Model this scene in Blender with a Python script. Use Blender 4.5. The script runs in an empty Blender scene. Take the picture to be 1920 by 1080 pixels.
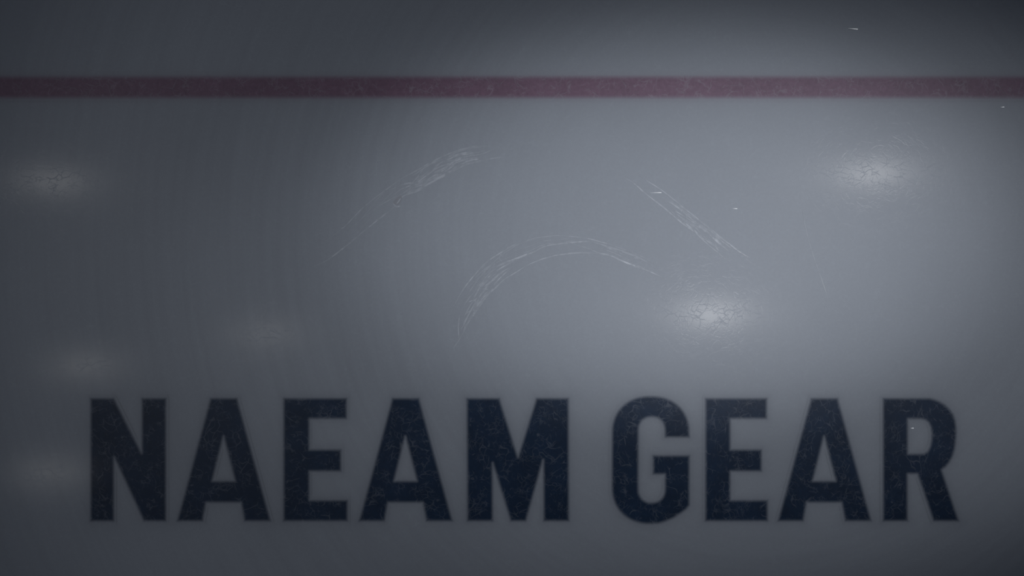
import bpy, bmesh, math, random
import numpy as np
from mathutils import Vector, Matrix

sc = bpy.context.scene
COL = sc.collection
rng = random.Random(11)
S = 0.00135                      # metres on the ice per photograph pixel (a 5 cm line is 38 px)


def ice(px, py, z=0.0):
    """A spot on the ice sheet, in metres, from its place in the 1920x1080 plan."""
    return ((px - 960.0) * S, (540.0 - py) * S, z)


# ------------------------------------------------------------------ helpers
def link(o, parent=None):
    COL.objects.link(o)
    if parent is not None:
        o.parent = parent
    return o


def mesh_obj(name, verts, faces, mat, parent=None, attrs=None, smooth=False):
    me = bpy.data.meshes.new(name)
    me.from_pydata([tuple(v) for v in verts], [], faces)
    me.materials.append(mat)
    for k, vals in (attrs or {}).items():
        a = me.attributes.new(k, 'FLOAT', 'POINT')
        a.data.foreach_set('value', np.asarray(vals, dtype=np.float32))
    if smooth:
        me.polygons.foreach_set('use_smooth', [True] * len(me.polygons))
    me.update()
    return link(bpy.data.objects.new(name, me), parent)


def bm_obj(name, bm, mat, parent=None, smooth=False):
    me = bpy.data.meshes.new(name)
    bm.normal_update()
    bm.to_mesh(me)
    bm.free()
    me.materials.append(mat)
    if smooth:
        me.polygons.foreach_set('use_smooth', [True] * len(me.polygons))
    return link(bpy.data.objects.new(name, me), parent)


def empty(name, loc):
    o = bpy.data.objects.new(name, None)
    o.location = loc
    o.empty_display_size = 0.05
    return link(o)


def tag(o, label, cat, group=None):
    o['label'] = label
    o['category'] = cat
    if group:
        o['group'] = group
    return o


# ------------------------------------------------------------------ materials
class NT:
    def __init__(self, name):
        self.m = bpy.data.materials.new(name)
        self.m.use_nodes = True
        self.t = self.m.node_tree
        self.t.nodes.clear()

    def n(self, kind, **kw):
        nd = self.t.nodes.new(kind)
        for k, v in kw.items():
            setattr(nd, k, v)
        return nd

    def put(self, sock, v):
        if isinstance(v, bpy.types.NodeSocket):
            self.t.links.new(v, sock)
        elif isinstance(v, (int, float)) and sock.type == 'RGBA':
            sock.default_value = (v, v, v, 1)
        elif isinstance(v, tuple) and sock.type == 'RGBA':
            sock.default_value = (*v[:3], 1)
        else:
            sock.default_value = v

    def math(self, op, a, b=0.0, c=None, clamp=False):
        nd = self.n('ShaderNodeMath', operation=op, use_clamp=clamp)
        self.put(nd.inputs[0], a)
        self.put(nd.inputs[1], b)
        if c is not None:
            self.put(nd.inputs[2], c)
        return nd.outputs[0]

    def vmath(self, op, a, b=(0, 0, 0), scale=None):
        nd = self.n('ShaderNodeVectorMath', operation=op)
        self.put(nd.inputs[0], a)
        self.put(nd.inputs[1], b)
        if scale is not None:
            self.put(nd.inputs['Scale'], scale)
        return nd.outputs[0]

    def ramp(self, v, a, b, lo=0.0, hi=1.0):
        nd = self.n('ShaderNodeMapRange', interpolation_type='SMOOTHSTEP')
        for i, x in enumerate((v, a, b, lo, hi)):
            self.put(nd.inputs[i], x)
        return nd.outputs[0]

    def noise(self, vec, scale, detail=2.0, rough=0.5, dist=0.0):
        nd = self.n('ShaderNodeTexNoise')
        self.put(nd.inputs['Vector'], vec)
        nd.inputs['Scale'].default_value = scale
        nd.inputs['Detail'].default_value = detail
        nd.inputs['Roughness'].default_value = rough
        nd.inputs['Distortion'].default_value = dist
        return nd.outputs['Fac'], nd.outputs['Color']

    def cells(self, vec, scale):
        nd = self.n('ShaderNodeTexVoronoi', feature='DISTANCE_TO_EDGE')
        self.put(nd.inputs['Vector'], vec)
        nd.inputs['Scale'].default_value = scale
        return nd.outputs['Distance']

    def mix(self, f, a, b, blend='MIX'):
        nd = self.n('ShaderNodeMix', data_type='RGBA', blend_type=blend)
        self.put(nd.inputs[0], f)
        self.put(nd.inputs[6], a)
        self.put(nd.inputs[7], b)
        return nd.outputs[2]

    def pos(self):
        return self.n('ShaderNodeNewGeometry').outputs['Position']

    def attr(self, name):
        return self.n('ShaderNodeAttribute', attribute_name=name).outputs['Fac']

    def out(self, sh):
        o = self.n('ShaderNodeOutputMaterial')
        self.t.links.new(sh, o.inputs['Surface'])
        return self.m

    # ---- shared look of the skated ice surface
    def frost_web(self, p):
        """Fine, curved, broken hairlines cut into the ice by skates (0..1)."""
        _, wc = self.noise(p, 9.0, 3.0)
        warp = self.vmath('ADD', p, self.vmath('SCALE', self.vmath('SUBTRACT', wc, (.5, .5, .5)), scale=0.10))
        brk, _ = self.noise(p, 34.0, 2.0)
        total = None
        for k, (sc_, w, off, amp) in enumerate(((46.0, .030, 0.0, .8), (80.0, .042, 3.7, .7), (21.0, .016, 9.1, .9))):
            v = self.vmath('ADD', warp, (off, off * 1.7, 0.0))
            line = self.ramp(self.cells(v, sc_), 0.0, w * 2.0, 1.0, 0.0)
            b2, _ = self.noise(v, 26.0 + 9 * k, 1.0)
            line = self.math('MULTIPLY', line, self.ramp(b2, .48, .70))
            line = self.math('MULTIPLY', line, amp)
            total = line if total is None else self.math('MAXIMUM', total, line)
        for k, (sc_, w) in enumerate(((26.0, .018), (44.0, .024))):       # long curved fibres
            f, _ = self.noise(self.vmath('ADD', p, (5.3 * (k + 1), 1.9, 0)), sc_, 1.0)
            line = self.ramp(self.math('ABSOLUTE', self.math('SUBTRACT', f, .5)), 0.0, w, .8, 0.0)
            line = self.math('MULTIPLY', line, self.ramp(brk, .52, .66))
            total = self.math('MAXIMUM', total, line)
        return total

    def cracks(self, p):
        """Long wandering crack lines, 1 where the ice is cracked."""
        _, wc = self.noise(p, 14.0, 2.0)
        warp = self.vmath('ADD', p, self.vmath('SCALE', self.vmath('SUBTRACT', wc, (.5, .5, .5)), scale=0.05))
        c = self.ramp(self.cells(warp, 44.0), 0.0, .045, 1.0, 0.0)
        br, _ = self.noise(p, 22.0, 2.0)
        return self.math('MULTIPLY', c, self.ramp(br, .42, .58))

    def ice_finish(self, colour, p, web):
        """White scattering body plus two sheens: a broad frosty one and a tighter one, drawn out along the resurfacer's passes."""
        d = self.n('ShaderNodeBsdfDiffuse')
        self.put(d.inputs['Color'], colour)
        g = self.n('ShaderNodeBsdfAnisotropic', distribution='GGX')
        g.inputs['Color'].default_value = (BROAD * .96, BROAD, BROAD * 1.10, 1)
        g.inputs['Roughness'].default_value = .40
        c = self.cracks(p)
        fine, _ = self.noise(p, 330.0, 2.0)
        h = self.math('ADD', self.math('MULTIPLY', c, -.42), self.math('MULTIPLY', fine, .28))
        h = self.math('ADD', h, self.math('MULTIPLY', web, -.55))
        bump = self.n('ShaderNodeBump')
        bump.inputs['Strength'].default_value = 1.0
        bump.inputs['Distance'].default_value = .00005
        self.put(bump.inputs['Height'], h)
        a = self.n('ShaderNodeBsdfAnisotropic', distribution='GGX')
        sheen = self.math('MULTIPLY', GLOSS, self.math('SUBTRACT', 1.0, self.math('MULTIPLY', c, .35)))
        cmb = self.n('ShaderNodeCombineColor')
        for i in range(3):
            self.put(cmb.inputs[i], sheen)
        self.put(a.inputs['Color'], cmb.outputs[0])
        a.inputs['Roughness'].default_value = .13
        a.inputs['Anisotropy'].default_value = .36
        self.put(a.inputs['Normal'], bump.outputs[0])
        tan = self.n('ShaderNodeCombineXYZ')
        tan.inputs[TAN_AXIS].default_value = 1.0
        self.put(a.inputs['Tangent'], tan.outputs[0])
        s1 = self.n('ShaderNodeAddShader')
        s2 = self.n('ShaderNodeAddShader')
        self.t.links.new(d.outputs[0], s1.inputs[0])
        self.t.links.new(g.outputs[0], s1.inputs[1])
        self.t.links.new(s1.outputs[0], s2.inputs[0])
        self.t.links.new(a.outputs[0], s2.inputs[1])
        return s2.outputs[0]


BROAD, GLOSS, TAN_AXIS = .0150, .00080, 1
ICE = (.302, .337, .398)
NAVY = (.009, .0245, .058)
RED = (.195, .122, .182)
FROST = (.40, .43, .49)


def ice_colour(t, p, web):
    """White ice body with painted highlight rings, mottling and a painted scatter halo round letters and line."""
    # scratch-highlight rings round the light pool, painted into the ice colour
    cx, cy, _ = ice(1430, 450)
    q = t.vmath('SUBTRACT', p, (cx, cy, 0))
    sp = t.n('ShaderNodeSeparateXYZ')
    t.put(sp.inputs[0], q)
    r = t.vmath('LENGTH', q)
    nd = t.n('ShaderNodeVectorMath', operation='LENGTH')
    t.put(nd.inputs[0], q)
    r = nd.outputs['Value']
    ang = t.math('ARCTAN2', sp.outputs[1], t.math('MULTIPLY', sp.outputs[0], -1.0))
    cmb = t.n('ShaderNodeCombineXYZ')
    t.put(cmb.inputs[0], t.math('MULTIPLY', r, 46.0))
    t.put(cmb.inputs[1], t.math('MULTIPLY', ang, 2.2))
    arcs, _ = t.noise(cmb.outputs[0], 1.0, 3.0, .55)
    cloud, _ = t.noise(p, 3.0, 3.0)
    grain, _ = t.noise(p, 120.0, 3.0, .6)
    k = t.math('ADD', t.math('MULTIPLY', t.math('MULTIPLY', t.math('SUBTRACT', arcs, .5), .135), t.ramp(r, .35, 1.0, .2, 1.15)),
               t.math('MULTIPLY', t.math('SUBTRACT', cloud, .5), .10))
    k = t.math('ADD', k, t.math('MULTIPLY', t.math('SUBTRACT', grain, .5), .10))
    k = t.math('ADD', k, t.math('MULTIPLY', web, .05))
    k = t.math('ADD', k, 1.0)
    col = t.n('ShaderNodeVectorMath', operation='SCALE')
    col.inputs[0].default_value = ICE
    t.put(col.inputs['Scale'], k)
    c = t.mix(t.attr('navy_scatter'), col.outputs[0], (.06, .075, .11))  # soft halo of light scattering in the ice, painted into the colour
    c = t.mix(t.attr('red_scatter'), c, RED)
    return c


def ice_material():
    t = NT('skated_ice')
    p = t.pos()
    web = t.frost_web(p)
    return t.out(t.ice_finish(ice_colour(t, p, web), p, web))


def paint_material(name, base, frost_amt, mottle):
    """Rink paint frozen under the skated surface, thinning out into the ice along its edge."""
    t = NT(name)
    p = t.pos()
    web = t.frost_web(p)
    big, _ = t.noise(p, 11.0, 3.0)
    fine, _ = t.noise(p, 90.0, 3.0, .65)
    k = t.math('ADD', 1.0, t.math('MULTIPLY', t.math('SUBTRACT', big, .5), mottle))
    k = t.math('ADD', k, t.math('MULTIPLY', t.math('SUBTRACT', fine, .5), .55))
    col = t.n('ShaderNodeVectorMath', operation='SCALE')
    col.inputs[0].default_value = base
    t.put(col.inputs['Scale'], k)
    c = t.mix(t.math('MULTIPLY', web, frost_amt), col.outputs[0], FROST)
    c = t.mix(t.attr('cover'), ice_colour(t, p, web), c)
    return t.out(t.ice_finish(c, p, web))


def plain(name, colour, rough=.5, metal=0.0, emit=0.0):
    t = NT(name)
    b = t.n('ShaderNodeBsdfPrincipled')
    f, _ = t.noise(t.pos(), 60.0, 3.0)
    c = t.mix(f, tuple(x * .9 for x in colour), tuple(min(1, x * 1.1) for x in colour))
    t.put(b.inputs['Base Color'], c)
    b.inputs['Roughness'].default_value = rough
    b.inputs['Metallic'].default_value = metal
    if emit:
        b.inputs['Emission Color'].default_value = (1, .95, .85, 1)
        b.inputs['Emission Strength'].default_value = emit
    return t.out(b.outputs[0])


M_ICE = ice_material()
M_NAVY = paint_material('navy_rink_paint', NAVY, .17, .8)
M_RED = paint_material('red_rink_paint', RED, .30, .3)


def snow_material():
    t = NT('scraped_snow')
    p = t.pos()
    web = t.frost_web(p)
    f, _ = t.noise(p, 70.0, 2.0)
    k = t.math('MULTIPLY', t.attr('cover'), t.ramp(f, .30, .62, .25, 1.0))
    c = t.mix(k, ice_colour(t, p, web), (.66, .71, .80))
    return t.out(t.ice_finish(c, p, web))


M_SNOW = snow_material()
M_PIT = plain('bare_pit_ice', (.27, .295, .35), .6)


def shard_material():
    t = NT('clear_ice_shard')
    d = t.n('ShaderNodeBsdfDiffuse')
    d.inputs['Color'].default_value = (.85, .88, .92, 1)
    g = t.n('ShaderNodeBsdfAnisotropic', distribution='GGX')
    g.inputs['Color'].default_value = (.10, .105, .11, 1)
    g.inputs['Roughness'].default_value = .34
    a = t.n('ShaderNodeAddShader')
    t.t.links.new(d.outputs[0], a.inputs[0])
    t.t.links.new(g.outputs[0], a.inputs[1])
    return t.out(a.outputs[0])


M_SHARD = shard_material()
M_CAN = plain('black_lamp_metal', (.03, .03, .033), .45, .6)
M_LENS = plain('lit_lamp_lens', (.9, .88, .82), .3, 0, 6.0)
M_PIPE = plain('galvanised_pipe', (.45, .46, .48), .4, .9)

# ------------------------------------------------------------------ letter outlines (plan units)


def arc(cx, cy, rx, ry, a0, a1, n=14, e=2.0):
    pts = []
    for i in range(n + 1):
        a = math.radians(a0 + (a1 - a0) * i / n)
        c, s = math.cos(a), math.sin(a)
        pts.append((cx + rx * math.copysign(abs(c) ** (2 / e), c), cy - ry * math.copysign(abs(s) ** (2 / e), s)))
    return pts


def letter_A(cx):
    return [[(cx - 25, 746.7), (cx + 25, 746.7), (cx + 88, 977), (cx + 39, 977), (cx + 32.2, 942.2), (cx - 33, 942.2),
             (cx - 39.5, 977), (cx - 87.3, 977)],
            [(cx - .6, 818), (cx + 21.2, 902), (cx - 21.6, 902)]]


def letter_E(x0, x1, x2, x3):
    """left edge, stem edge, middle arm end, outer arm end"""
    return [[(x0, 746.7), (x3 - .8, 746.7), (x3 - .8, 785.2), (x1, 785.2), (x1, 843), (x2, 843), (x2, 883.6), (x1, 883.6),
             (x1, 938), (x3 + .6, 938), (x3 + .6, 977), (x0, 977)]]


L_N = [[(169.7, 746.7), (213.8, 746.7), (265.9, 850), (265.9, 746.7), (311.7, 746.7), (311.7, 977), (269.8, 977),
        (214, 857), (214, 977), (169.7, 977)]]
L_M = [[(874.9, 746.7), (936.3, 746.7), (971.2, 857.5), (1005.6, 746.7), (1066.2, 746.7), (1067, 977), (1019.3, 977),
        (1018.5, 862), (986.1, 977), (957.6, 977), (923.6, 868), (924.2, 977), (876.2, 977)]]
L_G = [arc(1220, 817, 73, 74.2, 0, 180, 30, 2.25)[0:0]
       + [(1246.7, 820), (1292.8, 820)] + arc(1220, 812, 72.6, 69.2, 8, 180, 30, 2.2)
       + arc(1220, 912, 73, 70.4, 180, 270, 18, 2.2)
       + [(1234, 981.5), (1247, 978), (1263, 971), (1277, 962), (1287, 954.5), (1292.8, 947), (1292.8, 854),
          (1224.1, 854), (1224.1, 889.3), (1246.7, 889.3)]
       + arc(1221.8, 916, 24.7, 26.4, 0, -180, 16, 2.2) + arc(1221.8, 808, 24.5, 26.3, 180, 0, 16, 2.2)]
L_R = [[(1655, 746.7)] + [(1743, 746.7), (1752, 749), (1763, 753.5), (1772.4, 759.5), (1780.5, 767), (1787, 776.5), (1791, 788),
                          (1792.9, 800), (1793.3, 813), (1792, 828), (1790, 843), (1786, 856), (1780, 866.7), (1773, 875.5),
                          (1765.7, 881), (1797.7, 977), (1750, 977), (1720, 888.6), (1701.7, 888.6), (1701.7, 977),
                          (1655.6, 977)],
       [(1702.3, 785.5), (1726, 785.5), (1735, 787.5), (1741, 792.5), (1744.8, 801), (1746.6, 813), (1746, 827), (1743.5, 838),
        (1739.5, 846), (1733, 850.3), (1726, 851), (1702.3, 851)]]

WORDS = {
    'NAEAM': [L_N, letter_A(419.7), letter_E(531.5, 580.2, 639.6, 651.2), letter_A(760.6), L_M],
    'GEAR': [L_G, letter_E(1322.3, 1369.5, 1427.9, 1438.8), letter_A(1545.6), L_R],
}


def signed_distance(P, loops):
    """Distance from points to an outline, negative inside (even-odd)."""
    best = np.full(len(P), 1e9)
    inside = np.zeros(len(P), bool)
    for loop in loops:
        n = len(loop)
        for i in range(n):
            a = np.array(loop[i], float)
            b = np.array(loop[(i + 1) % n], float)
            ab = b - a
            L2 = (ab ** 2).sum()
            if L2 < 1e-9:
                continue
            t = np.clip(((P - a) @ ab) / L2, 0, 1)
            d = np.hypot(*(P - a - t[:, None] * ab).T)
            best = np.minimum(best, d)
            if a[1] != b[1]:
                c = ((a[1] > P[:, 1]) != (b[1] > P[:, 1])) & (P[:, 0] < ab[0] * (P[:, 1] - a[1]) / ab[1] + a[0])
                inside ^= c
    return np.where(inside, -best, best)


def grid_sheet(xs, ys):
    X, Y = np.meshgrid(xs, ys)
    P = np.stack([X.ravel(), Y.ravel()], 1)
    nx, ny = len(xs), len(ys)
    idx = np.arange(nx * ny).reshape(ny, nx)
    F = np.stack([idx[1:, :-1], idx[1:, 1:], idx[:-1, 1:], idx[:-1, :-1]], -1).reshape(-1, 4)
    return P, F


def navy_halo(P):  # painted scatter halo round the letters, fading with distance
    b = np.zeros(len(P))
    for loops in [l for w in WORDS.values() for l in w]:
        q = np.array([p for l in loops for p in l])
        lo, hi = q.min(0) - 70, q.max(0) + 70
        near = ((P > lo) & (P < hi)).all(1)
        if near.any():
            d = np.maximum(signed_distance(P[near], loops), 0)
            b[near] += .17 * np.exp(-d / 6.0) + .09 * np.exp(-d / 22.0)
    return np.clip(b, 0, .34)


def red_halo(P):  # painted scatter halo along the red line
    d = np.maximum(np.abs(P[:, 1] - LINE_Y) - LINE_H, 0)
    return .26 * np.exp(-d / 5.0) + .07 * np.exp(-d / 18.0)


LINE_Y, LINE_H = 163.6, 18.8


def smooth01(v):
    v = np.clip(v, 0, 1)
    return v * v * (3 - 2 * v)


EDGE_OUT, EDGE_IN = 3.6, 5.0


def paint_letter(loops, parent):
    allp = np.array([p for l in loops for p in l])
    x0, y0 = allp.min(0) - 5
    x1, y1 = allp.max(0) + 5
    P, F = grid_sheet(np.arange(x0, x1 + 2, 2.0), np.arange(y0, y1 + 2, 2.0))
    d = signed_distance(P, loops)
    keep = (d[F] < EDGE_OUT + .4).any(1)
    F = F[keep]
    used = np.unique(F)
    remap = -np.ones(len(P), int)
    remap[used] = np.arange(len(used))
    cover = smooth01((EDGE_OUT - d[used]) / (EDGE_OUT + EDGE_IN))
    o = parent.location
    V = [((x - 960) * S - o.x, (540 - y) * S - o.y, .0006) for x, y in P[used]]
    return mesh_obj('letter', V, remap[F].tolist(), M_NAVY, parent, {'cover': cover, 'navy_scatter': navy_halo(P[used])})


# ------------------------------------------------------------------ the ice sheet
xs = np.concatenate([[-5200, -3400, -1900, -900, -300, -60], np.arange(0, 1921, 6), [1980, 2220, 2800, 3800, 5300, 7100]])
ys = np.concatenate([[-4000, -2400, -1200, -400, -60], np.arange(0, 1081, 6), [1140, 1480, 2300, 3500, 5100]])
P, F = grid_sheet(xs, ys)
navy, red = navy_halo(P), red_halo(P)
n0 = len(P)
V = [((x - 960) * S, (540 - y) * S, 0.0) for x, y in P]
faces = F.tolist()
# slab edge and underside
nx, ny = len(xs), len(ys)
ring = list(range(nx)) + [nx * j + nx - 1 for j in range(1, ny)] + [nx * (ny - 1) + i for i in range(nx - 2, -1, -1)] \
    + [nx * j for j in range(ny - 2, 0, -1)]
base = len(V)
V += [(V[i][0], V[i][1], -.04) for i in ring]
m = len(ring)
faces += [[ring[i], ring[(i + 1) % m], base + (i + 1) % m, base + i] for i in range(m)]
faces.append([base + i for i in range(m)])
floor = mesh_obj('floor', V, faces, M_ICE, None, {'navy_scatter': list(navy) + [0] * m, 'red_scatter': list(red) + [0] * m})
floor['kind'] = 'structure'
floor['label'] = 'dim grey skated ice sheet with soft lamp reflections'

# ------------------------------------------------------------------ the red line
xl = np.arange(-2400, 4300, 40.0)
yl = LINE_Y + np.array([-26, -24, -22, -20, -18, -16, -14, -12, -10, 0, 10, 12, 14, 16, 18, 20, 22, 24, 26])
P, F = grid_sheet(xl, yl)
d = np.abs(P[:, 1] - LINE_Y) - LINE_H
cover = smooth01((5.5 - d) / 11.0) * .96
line = mesh_obj('rink_line', [((x - 960) * S, (540 - y) * S, .0006) for x, y in P], F.tolist(), M_RED, None,
                {'cover': cover, 'red_scatter': red_halo(P)})
tag(line, 'straight dull red stripe painted across the whole width of the ice', 'line')

# ------------------------------------------------------------------ the lettering
for word, lab in (('NAEAM', 'longer dark navy word NAEAM painted in the grey ice'),
                  ('GEAR', 'shorter dark navy word GEAR painted in the grey ice')):
    pts = np.array([p for l in WORDS[word] for lp in l for p in lp])
    root = empty('painted_word', ice(pts[:, 0].mean(), 977))
    tag(root, lab, 'lettering', 'navy words painted in the ice')
    for loops in WORDS[word]:
        paint_letter(loops, root)


# ------------------------------------------------------------------ skate marks: low ridges of scraped snow
def resample(pts, step=3.0):
    """Catmull-Rom through traced points, then even steps."""
    p = [np.array(q, float) for q in pts]
    p = [2 * p[0] - p[1]] + p + [2 * p[-1] - p[-2]]
    out = []
    for i in range(1, len(p) - 2):
        n = max(2, int(np.hypot(*(p[i + 1] - p[i])) / step))
        for k in range(n):
            t = k / n
            out.append(.5 * (2 * p[i] + (p[i + 1] - p[i - 1]) * t + (2 * p[i - 1] - 5 * p[i] + 4 * p[i + 1] - p[i + 2]) * t * t
                             + (3 * p[i] - p[i - 1] - 3 * p[i + 1] + p[i + 2]) * t ** 3))
    out.append(p[-2])
    return np.array(out)


class Ridges:
    def __init__(self):
        self.v, self.f, self.c = [], [], []

    def strand(self, pts, width=1.4, strength=.5, wobble=.6, traced=True, gaps=.12, height=.00006):
        c = resample(pts) if traced else np.array(pts, float)
        n = len(c)
        tan = np.gradient(c, axis=0)
        tan /= np.maximum(np.hypot(*tan.T)[:, None], 1e-6)
        nor = np.stack([-tan[:, 1], tan[:, 0]], 1)
        w1, wj = 0.0, 1.0
        self.lift = getattr(self, 'lift', 0.0) + 1.5e-6
        on, run = 1.0, 0
        b = len(self.v)
        for i in range(n):
            w1 = .93 * w1 + rng.gauss(0, wobble * .17)
            if run <= 0:
                on = rng.uniform(.15, .45) if rng.random() < gaps else rng.uniform(.6, 1.25)
                run = rng.randint(2, 9)
            run -= 1
            u = i / (n - 1)
            fade = min(1.0, u * 6 + .08, (1 - u) * 6 + .08)
            wj = .8 * wj + .2 * rng.uniform(.4, 1.7)
            w = width * (.55 + .45 * fade) * wj * .5
            q = c[i] + nor[i] * w1
            for s, z, k in ((-1.0, .0002 + self.lift, .2), (0.0, height + .0002 + self.lift, 1.0), (1.0, .0002 + self.lift, .2)):
                x, y = q + nor[i] * w * s * 1.5
                self.v.append(((x - 960) * S, (540 - y) * S, z))
                self.c.append(min(1.0, 1.3 * strength * on * fade * k))
            if i:
                o = b + 3 * i
                self.f += [[o - 3, o, o + 1, o - 2], [o - 2, o + 1, o + 2, o - 1]]

    def between(self, A, B, count, u0=0.0, u1=1.0, width=1.2, strength=.4, length=(.12, .4)):
        a, b = resample(A), resample(B)
        k = 160
        ia = np.linspace(0, len(a) - 1, k).astype(int)
        ib = np.linspace(0, len(b) - 1, k).astype(int)
        a, b = a[ia], b[ib]
        for _ in range(count):
            L = rng.uniform(*length) * (u1 - u0)
            s = rng.uniform(u0, max(u0, u1 - L))
            i0, i1 = int(s * k), min(k - 1, int((s + L) * k))
            if i1 - i0 < 4:
                continue
            m0 = rng.random()
            m1 = min(1, max(0, m0 + rng.gauss(0, .28)))
            t = np.linspace(m0, m1, i1 - i0)[:, None]
            self.strand(a[i0:i1] * (1 - t) + b[i0:i1] * t, width * rng.uniform(.7, 1.4), strength * rng.uniform(.5, 1.2),
                        .5, False, .25)

    def build(self, name, parent=None):
        return mesh_obj(name, self.v, self.f, M_SNOW, parent, {'cover': self.c})


def z(pts, ox, oy, k):
    return [(ox + x / k, oy + y / k) for x, y in pts]


# first mark
k5 = 3.857
up = z([(185, 825), (260, 770), (345, 700), (440, 600), (550, 505), (660, 425), (740, 365), (850, 310), (980, 235), (1110, 178),
        (1260, 135), (1430, 132)], 560, 240, k5)
md = z([(380, 720), (530, 600), (640, 530), (740, 480), (900, 390), (1050, 300), (1130, 235), (1330, 180)], 560, 240, k5)
lo = z([(95, 1005), (190, 965), (315, 875), (460, 755), (580, 660), (690, 570), (760, 490), (860, 455), (930, 410), (1060, 340),
        (1150, 295), (1230, 260), (1400, 220), (1540, 208)], 560, 240, k5)
m2 = z([(740, 480), (850, 400), (1000, 290), (1110, 250), (1200, 210), (1330, 185), (1440, 140)], 560, 240, k5)
root = empty('skate_mark', ice(770, 380))
tag(root, 'long rising white skate scrape with a dark chipped pit in it', 'scratch', 'skate scrapes in the ice')
R = Ridges()
R.strand(up, 1.5, .30)
R.strand(lo, 1.9, .42, .4)
R.strand(md, 1.3, .24)
R.strand(m2, 1.6, .30)
R.between(up, lo, 26, .40, .95, 1.3, .26)
R.between(md, lo, 26, .45, .9, 1.7, .32)
R.between(up, md, 12, .45, .95, 1.3, .26)
R.between(up, lo, 8, .1, .5, 1.2, .17)
# rough edge of the pit
R.strand([(736, 381), (740, 385), (745, 388), (751, 385)], 2.0, .5, .2)
o = R.build('scrape_ridge', root)
o.location = (-root.location.x, -root.location.y, 0)
pit = [(737, 379), (741, 374), (746, 370), (752, 367), (754, 372), (751, 379), (747, 384), (741, 384)]
pv = [((x - 960) * S - root.location.x, (540 - y) * S - root.location.y, .0003) for x, y in pit]
ctr = np.mean(np.array(pv), 0)
pv.append((ctr[0], ctr[1], .0001))
pit_o = mesh_obj('pit', pv, [[i, 8, (i + 1) % 8] for i in range(8)], M_PIT, root)
pit_o['label'] = 'small dark chipped pit in the ice'

# second mark
k6 = 3.856
ou = z([(165, 740), (190, 680), (250, 570), (310, 490), (400, 385), (470, 325), (560, 265), (600, 243), (700, 205), (770, 183),
        (870, 168), (980, 162), (1100, 172), (1200, 190), (1320, 225), (1450, 270), (1570, 320), (1680, 385)], 800, 400, k6)
md = z([(240, 720), (290, 635), (360, 550), (430, 460), (520, 380), (640, 335), (760, 285), (860, 235), (980, 218), (1100, 205),
        (1200, 205), (1300, 240), (1400, 270), (1480, 300), (1570, 340), (1660, 400)], 800, 400, k6)
br = z([(1060, 225), (1115, 238), (1180, 258), (1250, 288), (1330, 305), (1430, 350), (1530, 388), (1600, 415), (1720, 470)], 800, 400, k6)
inn = z([(165, 1065), (190, 985), (235, 915), (300, 790), (350, 720), (430, 610), (490, 545), (560, 480), (640, 430), (720, 380),
         (820, 335), (920, 305), (1040, 287), (1140, 285), (1240, 292), (1330, 305)], 800, 400, k6)
sh = z([(238, 730), (230, 800), (230, 850), (234, 910)], 800, 400, k6)
fork = z([(520, 370), (590, 348), (650, 325), (760, 280)], 800, 400, k6)
vee = z([(570, 258), (540, 290), (528, 330), (560, 350)], 800, 400, k6)
R = Ridges()
R.strand(ou, 1.5, .34)
R.strand(md, 1.7, .36)
R.strand(br, 2.3, .52, .3)
R.strand(inn, 1.6, .32)
R.strand(sh, 1.8, .30, .2)
R.strand(fork, 2.0, .40)
R.strand(vee, 1.3, .3)
R.strand(z([(1200, 215), (1290, 232), (1400, 268), (1500, 305), (1600, 350)], 800, 400, k6), 1.8, .32)
R.between(md, inn, 34, .05, .38, 1.6, .30, (.15, .4))
R.between(ou, md, 10, .1, .8, 1.1, .20)
R.between(md, br, 8, .6, .95, 1.2, .24)
R.between(ou, inn, 12, .1, .9, 1.0, .14)
o = R.build('skate_mark')
tag(o, 'hook-shaped white skate scrape bending over above the letters', 'scratch', 'skate scrapes in the ice')

# third mark
k7 = 4.909
lw = z([(240, 160), (320, 205), (430, 300), (530, 380), (600, 430), (700, 515), (800, 595), (900, 670), (1000, 760), (1100, 845),
        (1180, 910)], 1120, 300, k7)
upp = z([(380, 140), (480, 205), (600, 285), (720, 380), (830, 470), (950, 565), (1060, 650), (1170, 740), (1250, 800), (1330, 855),
         (1410, 905)], 1120, 300, k7)
mid = z([(590, 340), (700, 410), (820, 500), (910, 580), (1000, 655), (1090, 740), (1200, 830)], 1120, 300, k7)
R = Ridges()
R.strand(lw, 1.7, .40)
R.strand(upp, 1.5, .36)
R.strand(mid, 2.0, .38)
R.strand(z([(790, 565), (880, 640), (980, 735)], 1120, 300, k7), 2.2, .42)
R.strand(z([(930, 595), (965, 625), (1010, 660)], 1120, 300, k7), 4.0, .55, .3, gaps=0)
R.strand(z([(900, 660), (940, 695), (980, 730)], 1120, 300, k7), 3.0, .45, .3)
R.strand(z([(1075, 780), (1100, 815), (1118, 838)], 1120, 300, k7), 1.5, .35)
R.strand(z([(1080, 720), (1105, 750), (1150, 790)], 1120, 300, k7), 3.0, .45)
R.between(lw, upp, 22, .3, .95, 1.3, .26)
R.between(mid, upp, 8, .2, .9, 1.4, .28)
o = R.build('skate_mark')
tag(o, 'straight slanting white skate scrape falling towards the brighter ice', 'scratch', 'skate scrapes in the ice')

# lone hairline
R = Ridges()
R.strand([(1505, 395), (1509, 420), (1516, 450), (1526, 482), (1538, 515), (1554, 562)], 1.3, .15, .2)
o = R.build('hairline_scratch')
tag(o, 'single faint upright hairline scratch in the brightest ice', 'scratch')

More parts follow.
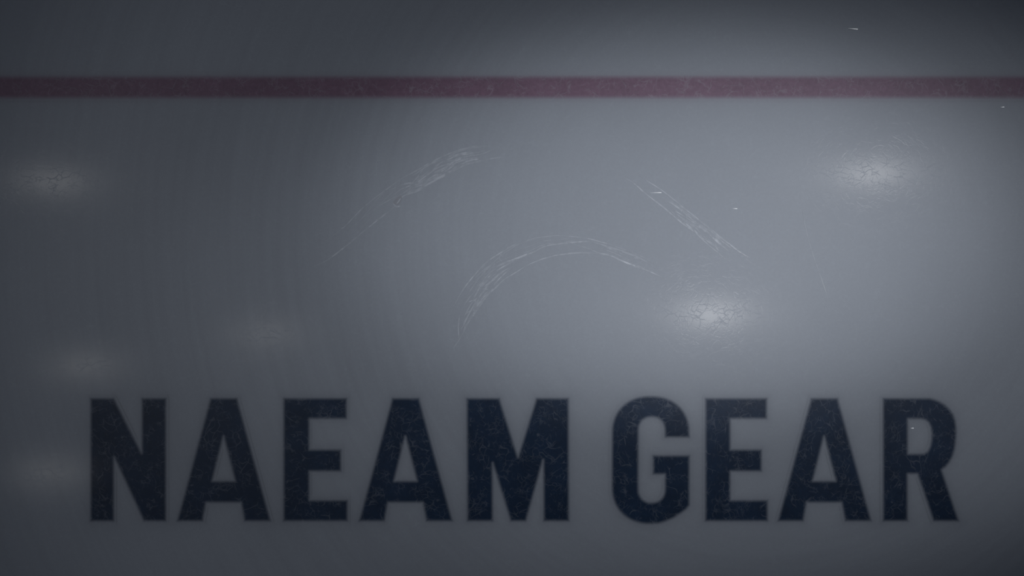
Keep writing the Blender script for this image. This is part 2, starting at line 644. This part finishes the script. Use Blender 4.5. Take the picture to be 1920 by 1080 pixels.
# ------------------------------------------------------------------ lamps over the rink
CAM = Vector((0, 0, 3.0))
SPOTS = [  # lamp place, aim on the ice, half angle, aspect, strength, strength of the narrow beam added for its mirrored spot
    ((1.52, -.20, 6.0), (.4403, .1508), .0981, 1.6742, math.exp(-2.4327), 0),
    ((2.73, .87, 6.0), (.6558, .0042), .1355, 1.6995, math.exp(-2.5908), 0),
]
for L, e, pin in (((-3.48, .81, 6.0), -3.8648, .0040), ((-1.86, -.344, 6.0), -4.7438, .0022), ((-3.24, -.587, 6.0), -5.1583, .0058),
                  ((-3.50, -1.40, 6.0), -7.1272, .0080)):
    SPOTS.append((L, (-.2412, -.1019), .2413, .9795, math.exp(e), pin))
WHERE = ['mirrored as the bright spot above the gap between the words', 'mirrored as the bright spot nearest the red line',
         'mirrored as the pale smear between red line and letters', 'mirrored as the faint smear above the first letter E',
         'mirrored as the faint smear above the letter N', 'mirrored as the faint smear beside the letter N']
POWER = 4 * math.pi ** 2 * 36 * math.pi / ICE[1] / 3.0 * 1.03


def ring_tube(bm, profile, n=28):
    rings = []
    for r, zz in profile:
        rings.append([bm.verts.new((r * math.cos(2 * math.pi * i / n), r * math.sin(2 * math.pi * i / n), zz)) for i in range(n)])
    for a, b in zip(rings, rings[1:]):
        for i in range(n):
            bm.faces.new((a[i], a[(i + 1) % n], b[(i + 1) % n], b[i]))
    return rings


def box(bm, c, d):
    r = bmesh.ops.create_cube(bm, size=1.0)
    bmesh.ops.transform(bm, matrix=Matrix.Translation(c) @ Matrix.Diagonal((*d, 1)), verts=r['verts'])


for i, (L, aim, half, asp, e, pin) in enumerate(SPOTS):
    L = Vector(L)
    root = empty('spot_lamp', L)
    tag(root, 'black overhead spotlight ' + WHERE[i], 'lamp', 'spotlights over the rink')
    d = (Vector((*aim, 0)) - L).normalized()
    xax = (Vector((1, 0, 0)) - d * d.x).normalized()
    yax = (-d).cross(xax)
    rot = Matrix((xax, yax, -d)).transposed().to_4x4()
    bm = bmesh.new()
    rings = ring_tube(bm, [(.115, .09), (.125, .085), (.125, .10), (.12, .12), (.12, .36), (.10, .42), (.05, .45), (.001, .45)])
    can = bm_obj('lamp_can', bm, M_CAN, root, True)
    can.matrix_local = rot
    bm = bmesh.new()
    r = ring_tube(bm, [(.001, .098), (.06, .097), (.113, .092)])
    lens = bm_obj('lens', bm, M_LENS, root, True)
    lens.matrix_local = rot
    bm = bmesh.new()
    for s in (-1, 1):
        box(bm, (s * .14, 0, .36), (.012, .045, .34))
    box(bm, (0, 0, .53), (.292, .045, .012))
    bm_obj('yoke', bm, M_CAN, root)
    bm = bmesh.new()
    ring_tube(bm, [(.018, .53), (.018, .97)], 16)
    bm_obj('hanging_pole', bm, M_PIPE, root)
    beams = [('wide_beam', (*aim, 0), half, asp, e)]
    if pin:
        beams.append(('highlight_beam', (L.x / 3, L.y / 3, 0), .0125, 1.9, pin))  # extra beam, added to brighten the lamp's mirrored spot on the ice
    for nm, tgt, hf, ap, en in beams:
        d = (Vector(tgt) - L).normalized()
        xax = (Vector((1, 0, 0)) - d * d.x).normalized()
        ld = bpy.data.lights.new(nm, 'SPOT')
        ld.energy = en * POWER
        ld.spot_size = 2 * hf
        ld.spot_blend = 1.0
        ld.shadow_soft_size = .05
        ld.color = (1.0, .95, .86) if nm == 'highlight_beam' else (1, 1, 1)
        bulb = bpy.data.objects.new(nm, ld)
        link(bulb, root)
        bulb.matrix_local = Matrix((xax, (-d).cross(xax), -d)).transposed().to_4x4() @ Matrix.Diagonal((ap, 1, 1, 1))

# the dark ribbed roof deck that the lamps hang from
bm = bmesh.new()
n = 60
prev = None
for i in range(n + 1):
    x = -7.5 + 15.5 * i / n
    for k, zz in enumerate((6.95, 7.03) if i % 2 == 0 else (7.03, 6.95)):
        a = bm.verts.new((x + (.02 if k else 0), -5.5, zz))
        b = bm.verts.new((x + (.02 if k else 0), 5.5, zz))
        if prev:
            bm.faces.new((prev[0], prev[1], b, a))
        prev = (a, b)
roof = bm_obj('ceiling', bm, plain('dark_roof_deck', (.05, .055, .065), .7))
roof['kind'] = 'structure'
roof['label'] = 'dark ribbed roof deck high over the rink'

# ------------------------------------------------------------------ glinting ice shavings
LAMPS = [Vector(s[0]) for s in SPOTS]
FLECKS = [((1590, 53.6), (1608, 55.0), 2.2, 1, 'longest bright ice shaving glinting near the far edge of the ice'),
          ((1219, 361.4), (1240, 361.2), 1.2, -1, 'white ice shaving lying across the slanting skate scrape'),
          ((1373, 391.2), (1382, 391.4), 1.1, -1, 'tiny pale ice shaving beyond the slanting skate scrape'),
          ((1875, 201.4), (1882, 201.0), 1.5, 1, 'small ice shaving just below the end of the red line'),
          ((1707, 802.6), (1712.5, 802.3), 1.6, 1, 'tiny bright ice shaving inside the loop of the letter R')]
for a, b, w, li, lab in FLECKS:
    A, B = Vector(ice(*a)), Vector(ice(*b))
    C = (A + B) / 2
    C.z = .0022
    hv = Vector((0, 0, 1)) if li < 0 else ((LAMPS[li] - C).normalized() + (CAM - C).normalized()).normalized()
    ax = (B - A)
    ln = ax.length
    ax = (ax.normalized() - hv * ax.normalized().dot(hv)).normalized()
    ay = hv.cross(ax)
    hw = w * S / 2
    n = 8
    vs, fs = [], []
    for i in range(n + 1):
        u = i / n
        ww = hw * (.10 + .90 * u ** 1.3) * (1 if u < .98 else .8)
        c = ax * (ln * (u - .5))
        for s, dz in ((-1, 0), (1, 0), (1, -.0008), (-1, -.0008)):
            vs.append(c + ay * ww * s + hv * dz)
        if i:
            o = 4 * i
            for k in range(4):
                fs.append([o - 4 + k, o - 4 + (k + 1) % 4, o + (k + 1) % 4, o + k])
    fs += [[3, 2, 1, 0], [4 * n, 4 * n + 1, 4 * n + 2, 4 * n + 3]]
    f = mesh_obj('ice_shaving', vs, fs, M_SHARD)
    f.location = C
    bm = bmesh.new()
    bm.from_mesh(f.data)
    bmesh.ops.recalc_face_normals(bm, faces=bm.faces)
    bm.to_mesh(f.data)
    bm.free()
    tag(f, lab, 'ice shaving', 'ice shavings on the rink')

# ------------------------------------------------------------------ arena dusk, camera, output look
w = bpy.data.worlds.new('arena_dusk')
sc.world = w
w.use_nodes = True
bg = w.node_tree.nodes['Background']
bg.inputs[0].default_value = (.90, .98, 1.16, 1)
bg.inputs[1].default_value = .0139 / ICE[1] / .46

cd = bpy.data.cameras.new('camera')
cd.sensor_width = 36
cd.lens = 36 * CAM.z / (1920 * S)
cd.clip_start = .05
cam = bpy.data.objects.new('camera', cd)
cam.location = CAM
link(cam)
sc.camera = cam

sc.view_settings.view_transform = 'Standard'
sc.view_settings.look = 'None'
sc.view_settings.gamma = 1
sc.view_settings.exposure = 0
sc.view_settings.use_curve_mapping = False
sc.cycles.max_bounces = 2
sc.cycles.adaptive_threshold = .02
sc.cycles.caustics_reflective = False
